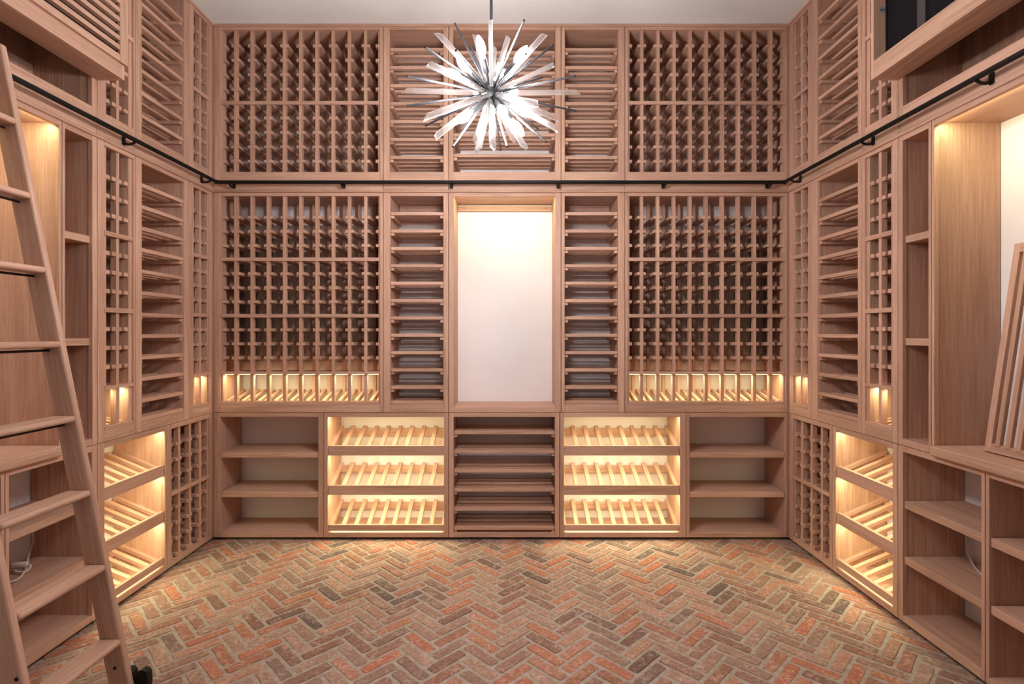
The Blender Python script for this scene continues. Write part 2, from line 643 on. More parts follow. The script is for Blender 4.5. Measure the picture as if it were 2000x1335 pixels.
    def slatted(self, ua, ub, tops, rear_cleat=None):
        slat = box_mesh(ub - ua - 0.004, 0.029, 0.0195, None, 0.0015)
        cleat = box_mesh(0.020, 0.245, 0.018, None, 0.0012)
        thin = box_mesh(ub - ua - 0.004, 0.027, 0.0165, None, 0.0015)
        for z in tops:
            for s, ue in ((1, ua), (-1, ub)):
                self.mesh('cleat', cleat, ue + s * 0.011, 0.134, z - 0.0195 - 0.0095)
            for k in range(4):
                self.mesh('slat', thin if k else slat, (ua + ub) / 2, 0.0185 + k * 0.073, z - (0.0195 - 0.00825 if k else 0.00975))
        if rear_cleat:
            c = self.box('rear_cleat', ua + 0.004, ub - 0.004, DEP - 0.022, DEP - 0.006, rear_cleat - 0.032, rear_cleat)
            scr = lathe_mesh([(0, 0), (0.0035, 0), (0.0035, 0.0015), (0, 0.0015)], SCREW, 8)
            w = (ub - ua) / 2
            for k in (-0.68, 0.68):
                link('screw', scr, c, (k * w, -0.009, 0), (R(90), 0, 0))

    def display_shelves(self, ua, ub, zfas, first):
        """Sloping bottle shelves: fascia board, sloping slats, rear ledger, warm strip beneath each fascia."""
        n = max(3, round((ub - ua + 0.01) / 0.0775))
        pitch = (ub - ua - 0.012) / n
        slat = box_mesh(0.026, 0.252, 0.018, None, 0.0012)
        ang = math.atan2(0.098, 0.232)
        for (zt, zl) in zfas:
            f = self.box('fascia_board', ua + 0.003, ub - 0.003, 0.004, 0.022, zl, zt, bevel=0.0012)
            for k in range(n + 1):
                self.mesh('bottle_slat', slat, ua + 0.006 + k * pitch, 0.144, zt + 0.035 - 0.010, (ang, 0, 0))
            self.box('rear_ledger', ua + 0.001, ub - 0.001, DEP - 0.024, DEP - 0.006, zt + 0.016, zt + 0.060)
            self.led(ua + 0.012, ub - 0.012, 0.030, zl + 0.004, LED_W if zl > 0.1 else 0.35)
        self.led(ua + 0.006, ub - 0.006, 0.0255, first + 0.0045)

    def shelf(self, ua, ub, z, th=0.032, v0=0.006):
        self.box('shelf', ua + 0.001, ub - 0.001, v0, DEP - 0.006, z - th, z, bevel=0.0015, ax=0)

def bx(px):
    return (px - 994) / 316.0
def bz(py):
    return 1.282 - (py - 648) / 316.0

UP = (2.212, HC - 0.001)      # upper tier
UPO = (2.271, 3.149)
MID = (0.7855, 2.143)         # middle tier
MIDO = (0.835, 2.122)
BASE = (0.0135, 0.7830)       # base tier
BASEO = (0.0415, 0.757)
ROWS_UP = [3.057 - 0.0896 * k for k in range(9)]
ROWS_MID = [1.993 - 0.0872 * k for k in range(11)]
ROWS_BASE = [0.664 - 0.087 * k for k in range(8)]
SLAT_UP = [3.039 - 0.1113 * k for k in range(7)]
SLAT_MID = [2.0235 - 0.1075 * k for k in range(11)] + [0.8555]
FASC = [(0.578, 0.518), (0.333, 0.274), (0.0885, 0.051)]

# ---- back wall, upper tier
B = [bx(417.2), bx(748.5), bx(876), bx(1096), bx(1220.5), bx(1539.3)]
u = Unit('back', 'wine_rack', 'ten-column wooden bottle rack beside the chandelier, above the rail, on its ladder side', 'wine rack', B[0], B[1], *UP)
u.case(bx(430), bx(741.5), *UPO)
u.wine_rack(bx(430), bx(741.5), *UPO, 0.1007, 10, ROWS_UP, [ROWS_UP[4]])
u = Unit('back', 'slatted_rack', 'narrow seven-shelf slatted rack beside the chandelier, above the rail, on its ladder side', 'rack', B[1], B[2], *UP)
u.case(bx(761), bx(866), *UPO)
u.slatted(bx(761), bx(866), SLAT_UP)
u = Unit('back', 'slatted_rack', 'wide slatted wooden rack directly behind the chandelier, above the blank niche', 'rack', B[2], B[3], *UP)
u.case(bx(885.5), bx(1084.4), *UPO)
u.slatted(bx(885.5), bx(1084.4), [3.0205 - 0.1275 * k for k in range(6)])
u = Unit('back', 'slatted_rack', 'narrow seven-shelf slatted rack beside the chandelier, above the rail, on its black-grille side', 'rack', B[3], B[4], *UP)
u.case(bx(1103.4), bx(1207.3), *UPO)
u.slatted(bx(1103.4), bx(1207.3), SLAT_UP)
u = Unit('back', 'wine_rack', 'ten-column wooden bottle rack beside the chandelier, above the rail, on its black-grille side', 'wine rack', B[4], B[5], *UP)
u.case(bx(1226.8), bx(1535.2), *UPO)
u.wine_rack(bx(1226.8), bx(1535.2), *UPO, 0.1, 10, ROWS_UP, [ROWS_UP[4]])
# ---- back wall, middle tier
u = Unit('back', 'wine_rack', 'ten-column bottle rack with glowing display row beside the blank niche, on its ladder side', 'wine rack', B[0], B[1], *MID)
u.case(bx(430), bx(742), *MIDO)
u.wine_rack(bx(430), bx(742), *MIDO, 0.1007, 10, ROWS_MID, [ROWS_MID[3], ROWS_MID[7]], 1.022)
u = Unit('back', 'slatted_rack', 'tall narrow slatted rack beside the blank niche, on its ladder side', 'rack', B[1], B[2], *MID)
u.case(bx(762.5), bx(866), *MIDO)
u.slatted(bx(762.5), bx(866), SLAT_MID, 2.121)
u = Unit('back', 'niche_cabinet', 'tall empty niche with a bare pale back, warm light along its top', 'niche', B[2], B[3], *MID)
u.case(bx(886.5), bx(1084.4), 0.818, 2.119, lit=0.011)
u.led(bx(890), bx(1081), 0.0245, 2.1245, 2.0, 0.006, R(28))
c = u.box('rear_cleat', bx(887), bx(1084), DEP - 0.022, DEP - 0.006, 2.086, 2.1185)
scr = lathe_mesh([(0, 0), (0.0035, 0), (0.0035, 0.0015), (0, 0.0015)], SCREW, 8)
for k in (-0.27, 0.27):
    link('screw', scr, c, (k, -0.009, 0), (R(90), 0, 0))
u = Unit('back', 'slatted_rack', 'tall narrow slatted rack beside the blank niche, on its black-grille side', 'rack', B[3], B[4], *MID)
u.case(bx(1103), bx(1207), *MIDO)
u.slatted(bx(1103), bx(1207), SLAT_MID, 2.121)
u = Unit('back', 'wine_rack', 'ten-column bottle rack with glowing display row beside the blank niche, on its black-grille side', 'wine rack', B[4], B[5], *MID)
u.case(bx(1226.5), bx(1534.5), *MIDO)
u.wine_rack(bx(1226.5), bx(1534.5), *MIDO, 0.1, 10, ROWS_MID, [ROWS_MID[3], ROWS_MID[7]], 1.022)
# ---- back wall, base tier
C = [bx(417.2), bx(632), bx(876), bx(1093), bx(1340), bx(1539.3)]
u = Unit('back', 'open_cabinet', 'open base cabinet with two plain shelves in the corner nearer the ladder', 'cabinet', C[0], C[1], *BASE)
u.case(bx(429.5), bx(621.5), *BASEO, plinth=True)
for z in (0.536, 0.291):
    u.shelf(bx(430), bx(621), z)
u = Unit('back', 'display_cabinet', 'lit base cabinet with three sloping slatted shelves, facing the room on its ladder side', 'cabinet', C[1], C[2], *BASE)
u.case(bx(640), bx(867), *BASEO, plinth=True, lit=0.011)
u.display_shelves(bx(640), bx(867), FASC, BASEO[1])
u = Unit('back', 'slatted_rack', 'low six-shelf slatted base rack under the blank niche', 'rack', C[2], C[3], *BASE)
u.case(bx(886), bx(1084), *BASEO, plinth=True)
u.slatted(bx(886), bx(1084), [0.668 - 0.1182 * k for k in range(6)])
u = Unit('back', 'display_cabinet', 'lit base cabinet with three sloping slatted shelves, facing the room on its black-grille side', 'cabinet', C[3], C[4], *BASE)
u.case(bx(1101.5), bx(1328), *BASEO, plinth=True, lit=0.011)
u.display_shelves(bx(1101.5), bx(1328), FASC, BASEO[1])
u = Unit('back', 'open_cabinet', 'open base cabinet with two plain shelves in the corner farther from the ladder', 'cabinet', C[4], C[5], *BASE)
u.case(bx(1347), bx(1534), *BASEO, plinth=True)
for z in (0.536, 0.291):
    u.shelf(bx(1347.5), bx(1533.5), z)

# ---- side walls
SEAM = [0.012, 0.252, 0.682, 0.923, 1.783]
OPN = [(0.048, 0.208), (0.300, 0.645), (0.702, 0.888)]
NAME = {'left': 'the ladder wall', 'right': 'the black-grille wall'}
for w in ('left', 'right'):
    nm = NAME[w]
    sh = {'left': (-0.004, -0.006, -0.006), 'right': (0.006, 0.008, 0.003)}[w]
    op = [(a + s, b + s) for (a, b), s in zip(OPN, sh)]
    # upper tier
    u = Unit(w, 'wine_rack', f'slim two-column bottle rack above the rail in the corner of {nm}', 'wine rack', *span(w, SEAM[0], SEAM[1]), *UP)
    o = span(w, *op[0]); u.case(*o, *UPO)
    u.wine_rack(*o, *UPO, 0.08, 2, ROWS_UP, [ROWS_UP[4]])
    u = Unit(w, 'slatted_rack', f'slatted rack with seven shelves above the rail on {nm}', 'rack', *span(w, SEAM[1], SEAM[2]), *UP)
    o = span(w, *op[1]); u.case(*o, *UPO)
    u.slatted(*o, SLAT_UP)
    u = Unit(w, 'wine_rack', f'two-column bottle rack half hidden beside the boxed-out cover, above the rail on {nm}', 'wine rack', *span(w, SEAM[2], SEAM[3]), *UP)
    o = span(w, *op[2]); u.case(*o, *UPO)
    u.wine_rack(*o, *UPO, 0.093, 2, ROWS_UP, [ROWS_UP[4]], None, 0.047, 0.022, 0.021)
    u = Unit(w, 'open_cabinet', f'dark empty compartment under the boxed-out cover, above the rail on {nm}', 'cabinet', *span(w, SEAM[3], SEAM[4]), *UP)
    o = span(w, 0.953, 1.755); u.case(*o, *UPO, back=True)
    # middle tier
    u = Unit(w, 'wine_rack', f'slim two-column bottle rack with glowing foot in the corner of {nm}', 'wine rack', *span(w, SEAM[0], SEAM[1]), *MID)
    o = span(w, *op[0]); u.case(*o, *MIDO)
    u.wine_rack(*o, *MIDO, 0.08, 2, ROWS_MID, [ROWS_MID[3], ROWS_MID[7]], 1.022)
    u = Unit(w, 'slatted_rack', f'tall slatted rack with twelve shelves below the rail on {nm}', 'rack', *span(w, SEAM[1], SEAM[2]), *MID)
    o = span(w, *op[1]); u.case(*o, *MIDO)
    u.slatted(*o, SLAT_MID)
    u = Unit(w, 'wine_rack', f'two-column bottle rack with glowing foot next to the open shelf tower on {nm}', 'wine rack', *span(w, SEAM[2], SEAM[3]), *MID)
    o = span(w, *op[2]); u.case(*o, *MIDO)
    u.wine_rack(*o, *MIDO, 0.093, 2, ROWS_MID, [ROWS_MID[3], ROWS_MID[7]], 1.022, 0.047, 0.022, 0.021)
    u = Unit(w, 'shelf_tower', f'slim open tower with two shelves beside the glowing niche on {nm}', 'shelf unit', *span(w, SEAM[3], 1.109), *MID)
    o = span(w, 0.951, 1.094); u.case(o[0], o[1], 0.815, 2.12, back=True)
    for z in (1.702, 1.255):
        u.shelf(*o, z, 0.031, 0.012)
    u = Unit(w, 'niche_cabinet', f'wide glowing counter niche on {nm}', 'niche', *span(w, 1.109, 1.62), *MID)
    o = span(w, 1.123, 1.606); u.case(o[0], o[1], 0.8175, 2.121, lit=0.011)
    u.led(o[0] + 0.012, o[1] - 0.012, 0.0245, 2.1265, 2.6, 0.006, R(28))
    # base tier
    u = Unit(w, 'wine_rack', f'low four-column bottle rack near the floor in the corner of {nm}', 'wine rack', *span(w, SEAM[0], 0.447), *BASE)
    o = span(w, 0.048 + sh[0], 0.412 + sh[1]); u.case(*o, *BASEO, plinth=True)
    u.wine_rack(*o, *BASEO, 0.1, 4, ROWS_BASE, [ROWS_BASE[3]])
    u = Unit(w, 'display_cabinet', f'lit base cabinet with three sloping slatted shelves on {nm}', 'cabinet', *span(w, 0.447, SEAM[3]), *BASE)
    o = span(w, 0.468 + sh[1], 0.888 + sh[2]); u.case(*o, *BASEO, plinth=True, lit=0.011)
    u.display_shelves(*o, FASC, BASEO[1])
    u = Unit(w, 'open_cabinet', f'open base cabinet with a white cord inside, under the counter of {nm}', 'cabinet', *span(w, SEAM[3], 1.354), *BASE)
    o = span(w, 0.953, 1.338); u.case(*o, *BASEO, plinth=True)
    for z in (0.543, 0.300):
        u.shelf(*o, z)
    u = Unit(w, 'open_cabinet', f'open base cabinet without a cord, nearest the camera under the counter of {nm}', 'cabinet', *span(w, 1.354, SEAM[4]), *BASE)
    o = span(w, 1.370, 1.755); u.case(*o, *BASEO, plinth=True)
    for z in (0.543, 0.300):
        u.shelf(*o, z)
    # counter slab lies in the niche and noses out over the base cabinets
    t0, t1 = span(w, 1.127, 1.602)
    u = Unit(w, 'countertop', f'thick wooden counter slab in the glowing niche of {nm}', 'counter', t0, t1, 0.7861, 0.82)
    u.box('nosing', t0, t1, -0.022, -0.0015, 0.782, 0.822, bevel=0.006, seg=2, ax=0)
    u.box('slab', t0, t1, -0.0015, DEP - 0.006, 0.8177, 0.822, ax=0)

    # frieze board and bead between the tiers
    k = {'left': 2, 'right': 3}[w]
    org, rz = WALLS[w]
    a, b = span(w, 0.0, SEAM[4])
    tr = bpy.data.objects.new(f'trim_{k}', None)
    COL.objects.link(tr)
    tr.location = org + Matrix.Rotation(rz, 3, 'Z') @ Vector(((a + b) / 2, 0, 2.143))
    tr.rotation_euler = (0, 0, rz)
    structure(tr)
    cuts = [0.0] + SEAM[1:]
    for s0, s1 in zip(cuts, cuts[1:]):
        c0, c1 = span(w, s0, s1)
        box('frieze_board', tr, c0 - (a + b) / 2 + 0.0012, c1 - (a + b) / 2 - 0.0012, 0.004, 0.024, 0.012, 0.069, bevel=0.001)
    box('bead_molding', tr, (a - b) / 2, (b - a) / 2, -0.008, 0.024, 0.0, 0.012, bevel=0.003, seg=2)

tr = bpy.data.objects.new('trim_1', None)
COL.objects.link(tr)
tr.location = (0, YB, 2.143)
structure(tr)
for c0, c1 in zip(B, B[1:]):
    box('frieze_board', tr, c0 + 0.0012, c1 - 0.0012, 0.004, 0.024, 0.012, 0.069, bevel=0.001)
box('bead_molding', tr, XL + 0.008, XR - 0.008, -0.008, 0.024, 0.0, 0.012, bevel=0.003, seg=2)
# corner fillers where the runs of cabinets meet
for k, (x, y) in enumerate(((XL, YB), (XR, YB))):
    s = 1 if x < 0 else -1
    o = structure(link(f'trim_{k + 4}', box_mesh(0.0125, 0.0125, HC - 0.016), None, (x - s * 0.0063, y + 0.0063 - 0.0126 * 0, HC / 2 + 0.005)))

# crown strip under the ceiling
for k, (x0, x1, y0, y1) in enumerate(((XL + 0.006, XR - 0.006, YB - 0.006, YB - 0.0005), (XL + 0.0005, XL + 0.006, YB - SEAM[4], YB - 0.006), (XR - 0.006, XR - 0.0005, YB - SEAM[4], YB - 0.006))):
    structure(link(f'trim_{k + 6}', box_mesh(x1 - x0, y1 - y0, 0.016, None, 0.001), None, ((x0 + x1) / 2, (y0 + y1) / 2, HC - 0.0085)))

# ------------------------------------------------------------------ boxed-out covers above the rail
def box_cover(w):
    a, b = span(w, 0.925, 1.783)
    z0, z1 = 2.3965, 3.06
    P = 0.121
    if w == 'left':
        u = Unit(w, 'vent_cover', 'boxed-out wooden cover with horizontal louver slats, above the ladder', 'cover', a, b, z0, z1)
    else:
        u = Unit(w, 'vent_cover', 'boxed-out wooden surround with its front off, showing black filter mesh', 'cover', a, b, z0, z1)
    T = 0.018
    u.box('bottom_panel', a + T, b - T, -P + T, -0.0008, z0, z0 + 0.014, ax=0)
    u.box('side_panel', a, a + T, -P, -0.0008, z0, z1, ax=2)
    u.box('side_panel', b - T, b, -P, -0.0008, z0, z1, ax=2)
    u.box('top_panel', a + T, b - T, -P + T, -0.0008, z1 - 0.014, z1, ax=0)
    if w == 'left':
        u.box('fascia_board', a + T, b - T, -P, -P + T, z0, z0 + 0.085, bevel=0.001)
        d = 0.014
        zf = z0 + 0.062
        f0, f1 = -P - d, -P - 0.0005
        S, Rl = 0.043, 0.030
        u.box('door_stile', a - 0.004, a + S, f0, f1, zf, z1, bevel=0.001)
        u.box('door_stile', b - S, b + 0.004, f0, f1, zf, z1, bevel=0.001)
        u.box('door_rail', a + S, b - S, f0 + 0.0005, f1, zf, zf + Rl, bevel=0.001)
        u.box('door_rail', a + S, b - S, f0 + 0.0005, f1, z1 - Rl, z1, bevel=0.001)
        n = 13
        for k in range(n):
            z = zf + Rl + 0.0225 + k * 0.0405
            u.box('louver_slat', a + S - 0.004, b - S + 0.004, f0 + 0.003, f1 + 0.012, z, z + 0.020, bevel=0.001)
        u.box('backing_panel', a + T + 0.001, b - T - 0.001, -0.05, -0.045, zf + 0.002, z1 - 0.016, MESHM)
    else:
        u.box('fascia_board', a + T, b - T, -P, -P + T, z0, z0 + 0.078, bevel=0.001)
        u.box('filter_mesh', a + T + 0.001, b - T - 0.001, -0.066, -0.056, z0 + 0.016, z1 - 0.016, MESHM)
        u.box('filter_frame', a + T + 0.0005, a + T + 0.010, -0.070, -0.0665, z0 + 0.016, z1 - 0.016, BLACK)
        # dividing bar in front of the mesh
        um = a + 0.205
        u.box('divider_bar', um, um + 0.042, -0.074, -0.0665, z0 + 0.078, z1 - 0.016, BARM)
        st = u.box('sticker', a + T + 0.0002, a + T + 0.001, -0.097, -0.071, 2.685, 2.712, STICK)
        for j in range(5):
            box('ink_mark', st, 0.0004, 0.0006, -0.0085 + j * 0.004, -0.0060 + j * 0.004, -0.005, 0.004, INK)
    return u
box_cover('left')
box_cover('right')

# ------------------------------------------------------------------ ladder rails
def ladder_rail(w, u0, u1, hooks, label):
    org, rz = WALLS[w]
    um = (u0 + u1) / 2
    e = bpy.data.objects.new('ladder_rail', None)
    COL.objects.link(e)
    e.location = org + Matrix.Rotation(rz, 3, 'Z') @ Vector((um, 0, 2.193))
    e.rotation_euler = (0, 0, rz)
    tag(e, label, 'rail')
    V = -0.050
    link('pipe', tube_mesh([(u0 - um, V, 0), (u1 - um, V, 0)], 0.0108, BLACK, 12), e)
    cap = lathe_mesh([(0, -0.009), (0.009, -0.008), (0.0135, -0.003), (0.0135, 0.003), (0.0113, 0.008), (0, 0.008)], BLACK, 12)
    link('end_cap', cap, e, (u0 - um, V, 0), (0, R(90), 0))
    link('end_cap', cap, e, (u1 - um, V, 0), (0, R(-90), 0))
    for h in hooks:
        b = link('bracket', box_mesh(0.019, 0.006, 0.042, BLACK, 0.001), e, (h - um, 0.0005, -0.004))
        link('hook_arm', tube_mesh([(0, -0.003, -0.010), (0, -0.018, -0.018), (0, -0.036, -0.017), (0, -0.050, -0.010), (0, -0.058, -0.004)], 0.006, BLACK, 8), b)
    return e
ladder_rail('back', bx(429) * 0.985, bx(1532) * 0.985, [bx(p) for p in (457, 671.5, 882, 1090, 1295, 1498)],
            'black iron ladder rail running straight across the far wall above the blank niche')
dl = lambda px: 577 * YB / (994 - px)
dr = lambda px: 545.5 * YB / (px - 994)
ladder_rail('left', YB - 1.775, YB - 0.058, [dl(394), dl(242), dl(-8)], 'black iron ladder rail that the wooden ladder leans on')
ladder_rail('right', -(YB - 0.058), -(YB - 1.775), [-dr(1563), -dr(1705), -dr(1936)], 'black iron ladder rail below the black filter mesh')

# ------------------------------------------------------------------ library ladder
lad = bpy.data.objects.new('library_ladder', None)
COL.objects.link(lad)
lad.location = (-1.28, 1.61, 0)
tag(lad, 'wooden rolling library ladder with flat treads leaning on the black rail', 'ladder')
LX, LY = lad.location.x, lad.location.y
SLOPE = 0.201
th = math.atan(SLOPE)
xf = lambda z: -1.247 - SLOPE * z
HW = 0.0735
Lz0, Lz1 = 0.03, 2.243
slen = (Lz1 - Lz0) / math.cos(th)
smesh = box_mesh(HW * math.cos(th), 0.025, slen, None, 0.008, 3)
for yc in (1.4445, 1.7825):
    zc = (Lz0 + Lz1) / 2
    s = link('stringer', smesh, lad, (xf(zc) - HW / 2 - LX, yc - LY, zc), (0, -th, 0))
    bolt = lathe_mesh([(0, 0), (0.0055, 0), (0.0055, 0.002), (0.003, 0.0035), (0, 0.0035)], BLACK, 10)
    for (z, fx) in ((0.160, 0.5), (0.305, 0.25), (0.34, 0.8)) if yc < 1.6 else ((0.160, 0.5),):
        dzl = (z - zc) / math.cos(th)
        link('bolt', bolt, s, (HW * (fx - 0.5), -0.0125, dzl), (R(90), 0, 0))
tmesh = box_mesh(HW + 0.006, 0.313, 0.021, None, 0.0085, 3)
for k in range(8):
    z = 0.259 + 0.248 * k
    t = link('tread', tmesh, lad, (xf(z) - HW / 2 + 0.002 - LX, 1.6135 - LY, z - 0.0105))
    link('tie_rod', tube_mesh([(0, -0.1565, 0), (0, 0.1565, 0)], 0.0042, BLACK, 8), t, (-0.004, 0, -0.020))
# cast foot brackets with a scalloped top, and their wheels
def scallop():
    out = [(-0.045, 0.0), (-0.052, 0.05), (-0.050, 0.105), (-0.046, 0.128)]
    for cx_, r_, z_ in ((-0.026, 0.021, 0.132), (0.026, 0.021, 0.128)):
        for k in range(9):
            a = PI - k * PI / 8
            out.append((cx_ + r_ * math.cos(a), z_ + r_ * math.sin(a)))
        if cx_ < 0:
            out += [(-0.002, 0.124), (0.002, 0.123)]
    out += [(0.049, 0.095), (0.044, 0.05), (0.036, 0.012)]
    return out
for yc in (1.4445, 1.7825):
    br = link('foot_bracket', prism_mesh(scallop(), -0.013, 0.013, BLACK, 0.002), lad, (-1.270 - LX, yc + (0.002 if yc > 1.6 else -0.002) + 0.026 * (1 if yc > 1.6 else -1) - LY, 0.004))
    br.scale = (0.92, 1.0, 0.88)
    for j in range(4):
        link('cast_rib', tube_mesh([(-0.004 + j * 0.004, -0.014, 0.03), (0.005 + j * 0.009, -0.015, 0.085), (0.012 + j * 0.0095, -0.014, 0.122 - 0.006 * j)], 0.0013, BLACK, 6), br)
    for j in range(3):
        link('cast_rib', tube_mesh([(-0.012 - j * 0.004, -0.014, 0.03), (-0.018 - j * 0.008, -0.015, 0.085), (-0.024 - j * 0.006, -0.014, 0.122)], 0.0013, BLACK, 6), br)
    wheel = lathe_mesh([(0, -0.010), (0.030, -0.010), (0.034, -0.008), (0.034, 0.008), (0.030, 0.010), (0, 0.010)], BLACK, 20)
    link('wheel', wheel, br, (0.0, 0.024 if yc > 1.6 else -0.024, 0.034), (R(90), 0, 0))
# hooks that ride on the rail
for yc in (1.4445, 1.7825):
    z = 2.193
    link('rail_hook', tube_mesh([(-1.776 - LX - 0.004, yc - LY, z + 0.016), (-1.770 - LX, yc - LY, z + 0.022), (xf(z) - HW - LX + 0.008, yc - LY, z + 0.020)], 0.005, BLACK, 8), lad)

# ------------------------------------------------------------------ leaning slatted grille panel
gp = bpy.data.objects.new('grille_panel', None)
COL.objects.link(gp)
tag(gp, 'loose slatted wooden grille panel leaning in the glowing niche, standing on the counter', 'panel')
lean = math.atan2(0.118, 0.80)
gp.location = (1.834, 2.046, 0.8252)
# local: x along the wall towards the camera, y thickness (into the wall), z up
gp.rotation_euler = Euler((-lean, 0, -PI / 2), 'XYZ')
PW, PH, PT = 0.40, 0.806, 0.018
ST = 0.026
box('panel_stile', gp, 0, ST, 0, PT, 0, PH, bevel=0.001)
box('panel_stile', gp, PW - ST, PW, 0, PT, 0, PH, bevel=0.001)
box('panel_rail', gp, ST, PW - ST, 0, PT, PH - 0.036, PH, bevel=0.001)
box('panel_rail', gp, ST, PW - ST, 0, PT, 0, 0.034, bevel=0.001)
box('panel_lip', gp, 0.006, PW - 0.006, -0.008, -0.0003, 0.0, 0.012, bevel=0.001)
n = 8
for k in range(n):
    x = ST + 0.018 + k * 0.0405
    box('panel_slat', gp, x, x + 0.019, -0.003, PT - 0.006, 0.026, PH - 0.030, bevel=0.001)

# ------------------------------------------------------------------ chandelier
ch = bpy.data.objects.new('chandelier', None)
COL.objects.link(ch)
CC = Vector((-0.064, 1.92, 2.146))
ch.location = CC
tag(ch, 'sputnik chandelier of clear crystal bars, dark rods and glowing candle bulbs', 'chandelier')
link('hub', lathe_mesh([(0, -0.043), (0.024, -0.037), (0.041, -0.015), (0.041, 0.015), (0.024, 0.037), (0, 0.043)], HUBM, 14), ch)
link('stem', tube_mesh([(0, 0, 0.02), (0, 0, HC - CC.z - 0.018)], 0.0056, STEEL, 10), ch)
link('canopy', lathe_mesh([(0, -0.03), (0.012, -0.03), (0.055, -0.012), (0.062, -0.004), (0.062, 0.0), (0, 0.0)], STEEL, 24), ch, (0, 0, HC - CC.z))

def aim(d):
    return Vector(d).to_track_quat('Z', 'Y').to_euler()

def crystal_mesh(L0, L1, w, cut):
    bm = bmesh.new()
    h = w / 2
    cs = [(-h, -h * 0.72), (h, -h * 0.72), (h, h * 0.72), (-h, h * 0.72)]
    lo = [bm.verts.new((x, y, L0)) for x, y in cs]
    lo2 = [bm.verts.new((x, y, L1 - cut * (0.5 + 0.5 * x / h) - 0.002)) for x, y in cs]
    top = [bm.verts.new((x * 0.72 - 0.06 * h, y * 0.72, L1 - cut * (0.5 + 0.5 * x * 0.8 / h))) for x, y in cs]
    for a, b in ((lo, lo2), (lo2, top)):
        for k in range(4):
            bm.faces.new((a[k], a[(k + 1) % 4], b[(k + 1) % 4], b[k]))
    bm.faces.new(lo[::-1])
    bm.faces.new(top)
    bmesh.ops.recalc_face_normals(bm, faces=bm.faces)
    bm.loops.layers.uv.verify()
    return finish(bm, 'crystal', CRYSTAL)
cm = [crystal_mesh(0.045, 0.327, 0.0185, 0.028), crystal_mesh(0.045, 0.322, 0.0185, 0.012), crystal_mesh(0.045, 0.327, 0.0185, 0.02)]
CRYS = [(-0.632, 0.124, 0.765), (-0.599, -0.798, -0.065), (-0.922, -0.365, -0.132), (-0.691, -0.526, -0.496), (-0.576, -0.465, -0.672), (-0.256, 0.944, -0.206), (-0.121, -0.538, -0.834), (0.035, -0.576, -0.817), (-0.031, 0.997, -0.066), (0.257, 0.946, -0.197), (0.368, -0.493, -0.788), (0.704, -0.43, -0.565), (0.827, 0.559, -0.068), (0.484, -0.753, -0.445), (0.999, 0.025, 0.025), (0.65, -0.758, -0.056), (0.62, 0.165, 0.767), (0.194, 0.425, 0.884), (0.024, -0.962, 0.273), (0.015, 0.568, 0.823), (-0.206, 0.408, 0.889), (-0.027, -0.904, -0.426), (-0.191, 0.594, 0.781), (0.437, 0.566, 0.699), (-0.414, 0.91, -0.017), (0.072, 0.927, 0.368)]
rc = random.Random(3)
for i, d in enumerate(CRYS):
    q = Vector(d).to_track_quat('Z', 'Y') @ Euler((0, 0, rc.uniform(0, PI))).to_quaternion()
    o = link('crystal_bar', cm[i % 3], ch)
    o.rotation_euler = q.to_euler()
rod = tube_mesh([(0, 0, 0.02), (0, 0, 0.345)], 0.0038, STEEL, 8)
RODS = [(-0.408, 0.247, 0.879), (-0.562, -0.826, 0.04), (-0.764, -0.633, -0.125), (-0.78, -0.517, -0.351), (-0.788, 0.606, -0.105), (-0.344, -0.558, -0.755), (0.085, 0.959, -0.27), (0.169, -0.611, -0.773), (0.536, -0.493, -0.685), (0.937, 0.348, -0.041), (0.807, -0.582, -0.1), (0.679, 0.298, 0.671), (0.318, -0.921, 0.226), (0.58, 0.656, 0.483), (0.539, 0.84, -0.051), (-0.256, 0.551, 0.794), (0.334, -0.939, -0.079), (-0.275, -0.96, -0.058), (-0.366, 0.931, -0.017)]
for d in RODS:
    link('metal_rod', rod, ch, (0, 0, 0), aim(d))
arm = tube_mesh([(0, 0, 0.02), (0, 0, 0.085)], 0.0042, HUBM, 8)
sock = lathe_mesh([(0, 0.082), (0.0095, 0.084), (0.0105, 0.09), (0.0105, 0.132), (0.009, 0.136), (0, 0.136)], HUBM, 12)
coll = lathe_mesh([(0, 0.136), (0.008, 0.136), (0.008, 0.147), (0, 0.147)], BRASS, 10)
bulb = lathe_mesh([(0, 0.147), (0.008, 0.1475), (0.0125, 0.156), (0.0155, 0.169), (0.0145, 0.185), (0.0100, 0.201), (0.004, 0.213), (0, 0.217)], BULBM, 12)
BULBS = [(-0.17, -0.851, 0.496), (-0.49, -0.858, 0.15), (0.603, 0.002, 0.798), (0.234, 0.663, 0.711), (-0.499, -0.515, -0.697), (-0.25, 0.848, -0.467), (0.247, -0.713, -0.657), (0.539, -0.245, -0.806), (0.447, 0.795, 0.409), (0.745, 0.655, -0.128), (-0.807, 0.264, 0.528), (-0.143, 0.894, 0.424)]
for d in BULBS:
    a = link('lamp_arm', arm, ch, (0, 0, 0), aim(d))
    link('socket', sock, a)
    link('collar', coll, a)
    link('bulb', bulb, a)

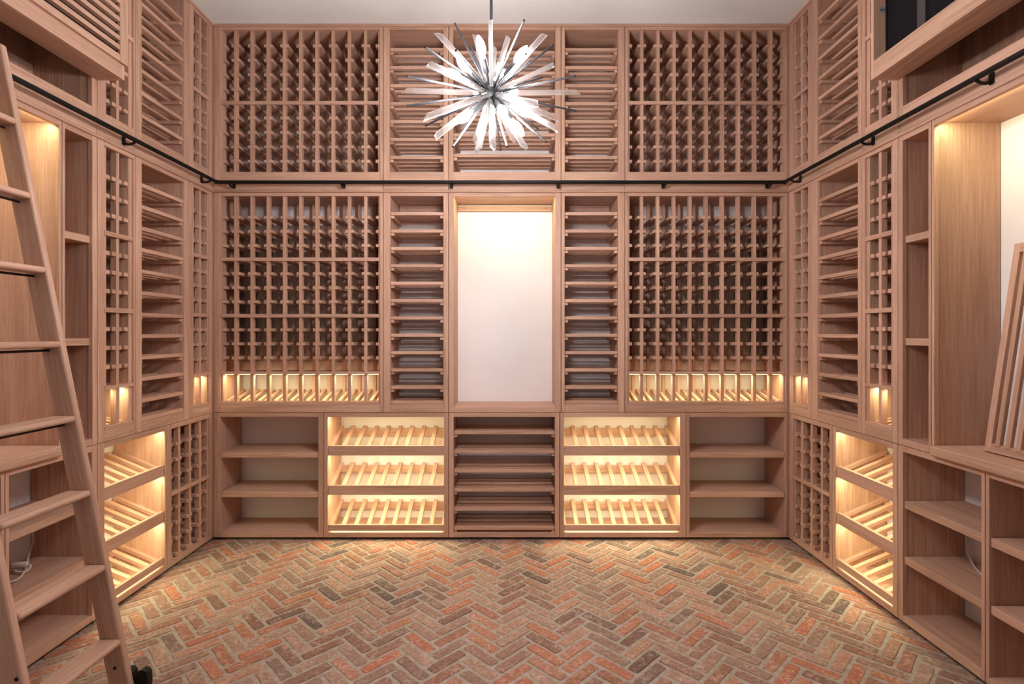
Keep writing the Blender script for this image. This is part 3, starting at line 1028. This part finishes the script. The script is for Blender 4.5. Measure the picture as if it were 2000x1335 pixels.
# ------------------------------------------------------------------ plastic sheets behind the two big bottle racks
def film(x0, x1, z0, z1, label, seed):
    rng = random.Random(seed)
    nx, nz = 46, 34
    bm = bmesh.new()
    ph = [(rng.uniform(4, 30), rng.uniform(-26, 26), rng.uniform(0, 6.3), rng.uniform(0.0004, 0.0014)) for _ in range(9)]
    g = []
    for i in range(nx + 1):
        row = []
        for j in range(nz + 1):
            x = x0 + (x1 - x0) * i / nx
            z = z0 + (z1 - z0) * j / nz
            d = sum(a * math.sin(p * x + q * z + s) for p, q, s, a in ph) + rng.uniform(-0.0007, 0.0007)
            ze = z + (0.006 * math.sin(31 * x + seed) if j in (0, nz) else 0)
            row.append(bm.verts.new((x, -0.010 + d, ze - z0)))
        g.append(row)
    for i in range(nx):
        for j in range(nz):
            bm.faces.new((g[i][j], g[i + 1][j], g[i + 1][j + 1], g[i][j + 1]))
    bm.normal_update()
    bm.loops.layers.uv.verify()
    o = link('plastic_sheet', finish(bm, 'film', FILM, True), None, (0, YB + DEP - 0.002, z0))
    tag(o, label, 'plastic sheet')
    return o
film(bx(430) + 0.01, bx(742) - 0.01, 1.085, 1.915, 'dark crumpled plastic sheet hung behind the large bottle rack on the ladder side', 2)
film(bx(1226.5) + 0.01, bx(1534.5) - 0.01, 1.085, 1.915, 'dark crumpled plastic sheet hung behind the large bottle rack on the black-grille side', 7)

# ------------------------------------------------------------------ cords in the open base cabinets
def smooth_path(pts, n=6):
    P = [Vector(p) for p in pts]
    out = []
    for i in range(len(P) - 1):
        p0, p1, p2, p3 = P[max(i - 1, 0)], P[i], P[i + 1], P[min(i + 2, len(P) - 1)]
        for k in range(n):
            t = k / n
            out.append(0.5 * ((2 * p1) + (-p0 + p2) * t + (2 * p0 - 5 * p1 + 4 * p2 - p3) * t * t + (-p0 + 3 * p1 - 3 * p2 + p3) * t ** 3))
    out.append(P[-1])
    return out
pc = bpy.data.objects.new('power_cord', None)
COL.objects.link(pc)
pc.location = (-1.95, 2.05, 0.300)
tag(pc, 'white power cord bundled with a clear tie on the shelf behind the ladder', 'cord')
link('cable', tube_mesh(smooth_path([(-0.098, 0.232, 0.205), (-0.098, 0.228, 0.12), (-0.094, 0.225, 0.085), (-0.062, 0.165, 0.030), (-0.030, 0.125, 0.012), (-0.004, 0.075, 0.006),
                                     (0.010, 0.035, 0.006), (-0.010, 0.012, 0.006), (-0.04, 0.005, 0.006)]), 0.0038, CORD, 8), pc)
link('cable_bundle', tube_mesh(smooth_path([(-0.070, 0.105, 0.007), (-0.045, 0.125, 0.020), (-0.018, 0.130, 0.022), (-0.012, 0.105, 0.010), (-0.040, 0.095, 0.012), (-0.075, 0.115, 0.014)]), 0.0042, CORD, 8), pc)
link('plug', box_mesh(0.055, 0.020, 0.018, CORD, 0.004, 2), pc, (-0.045, 0.112, 0.034), (0.1, 0.05, 0.25))
pc2 = bpy.data.objects.new('power_cord', None)
COL.objects.link(pc2)
pc2.location = (1.93, 2.1, 0.300)
tag(pc2, 'white power cord looping down onto the shelf under the leaning grille panel', 'cord')
link('cable', tube_mesh(smooth_path([(0.042, 0.185, 0.205), (0.042, 0.183, 0.10), (0.040, 0.178, 0.055), (0.033, 0.158, 0.024), (0.014, 0.118, 0.008), (-0.018, 0.052, 0.006), (-0.05, -0.05, 0.006), (-0.03, -0.10, 0.006)]), 0.004, CORD, 8), pc2)
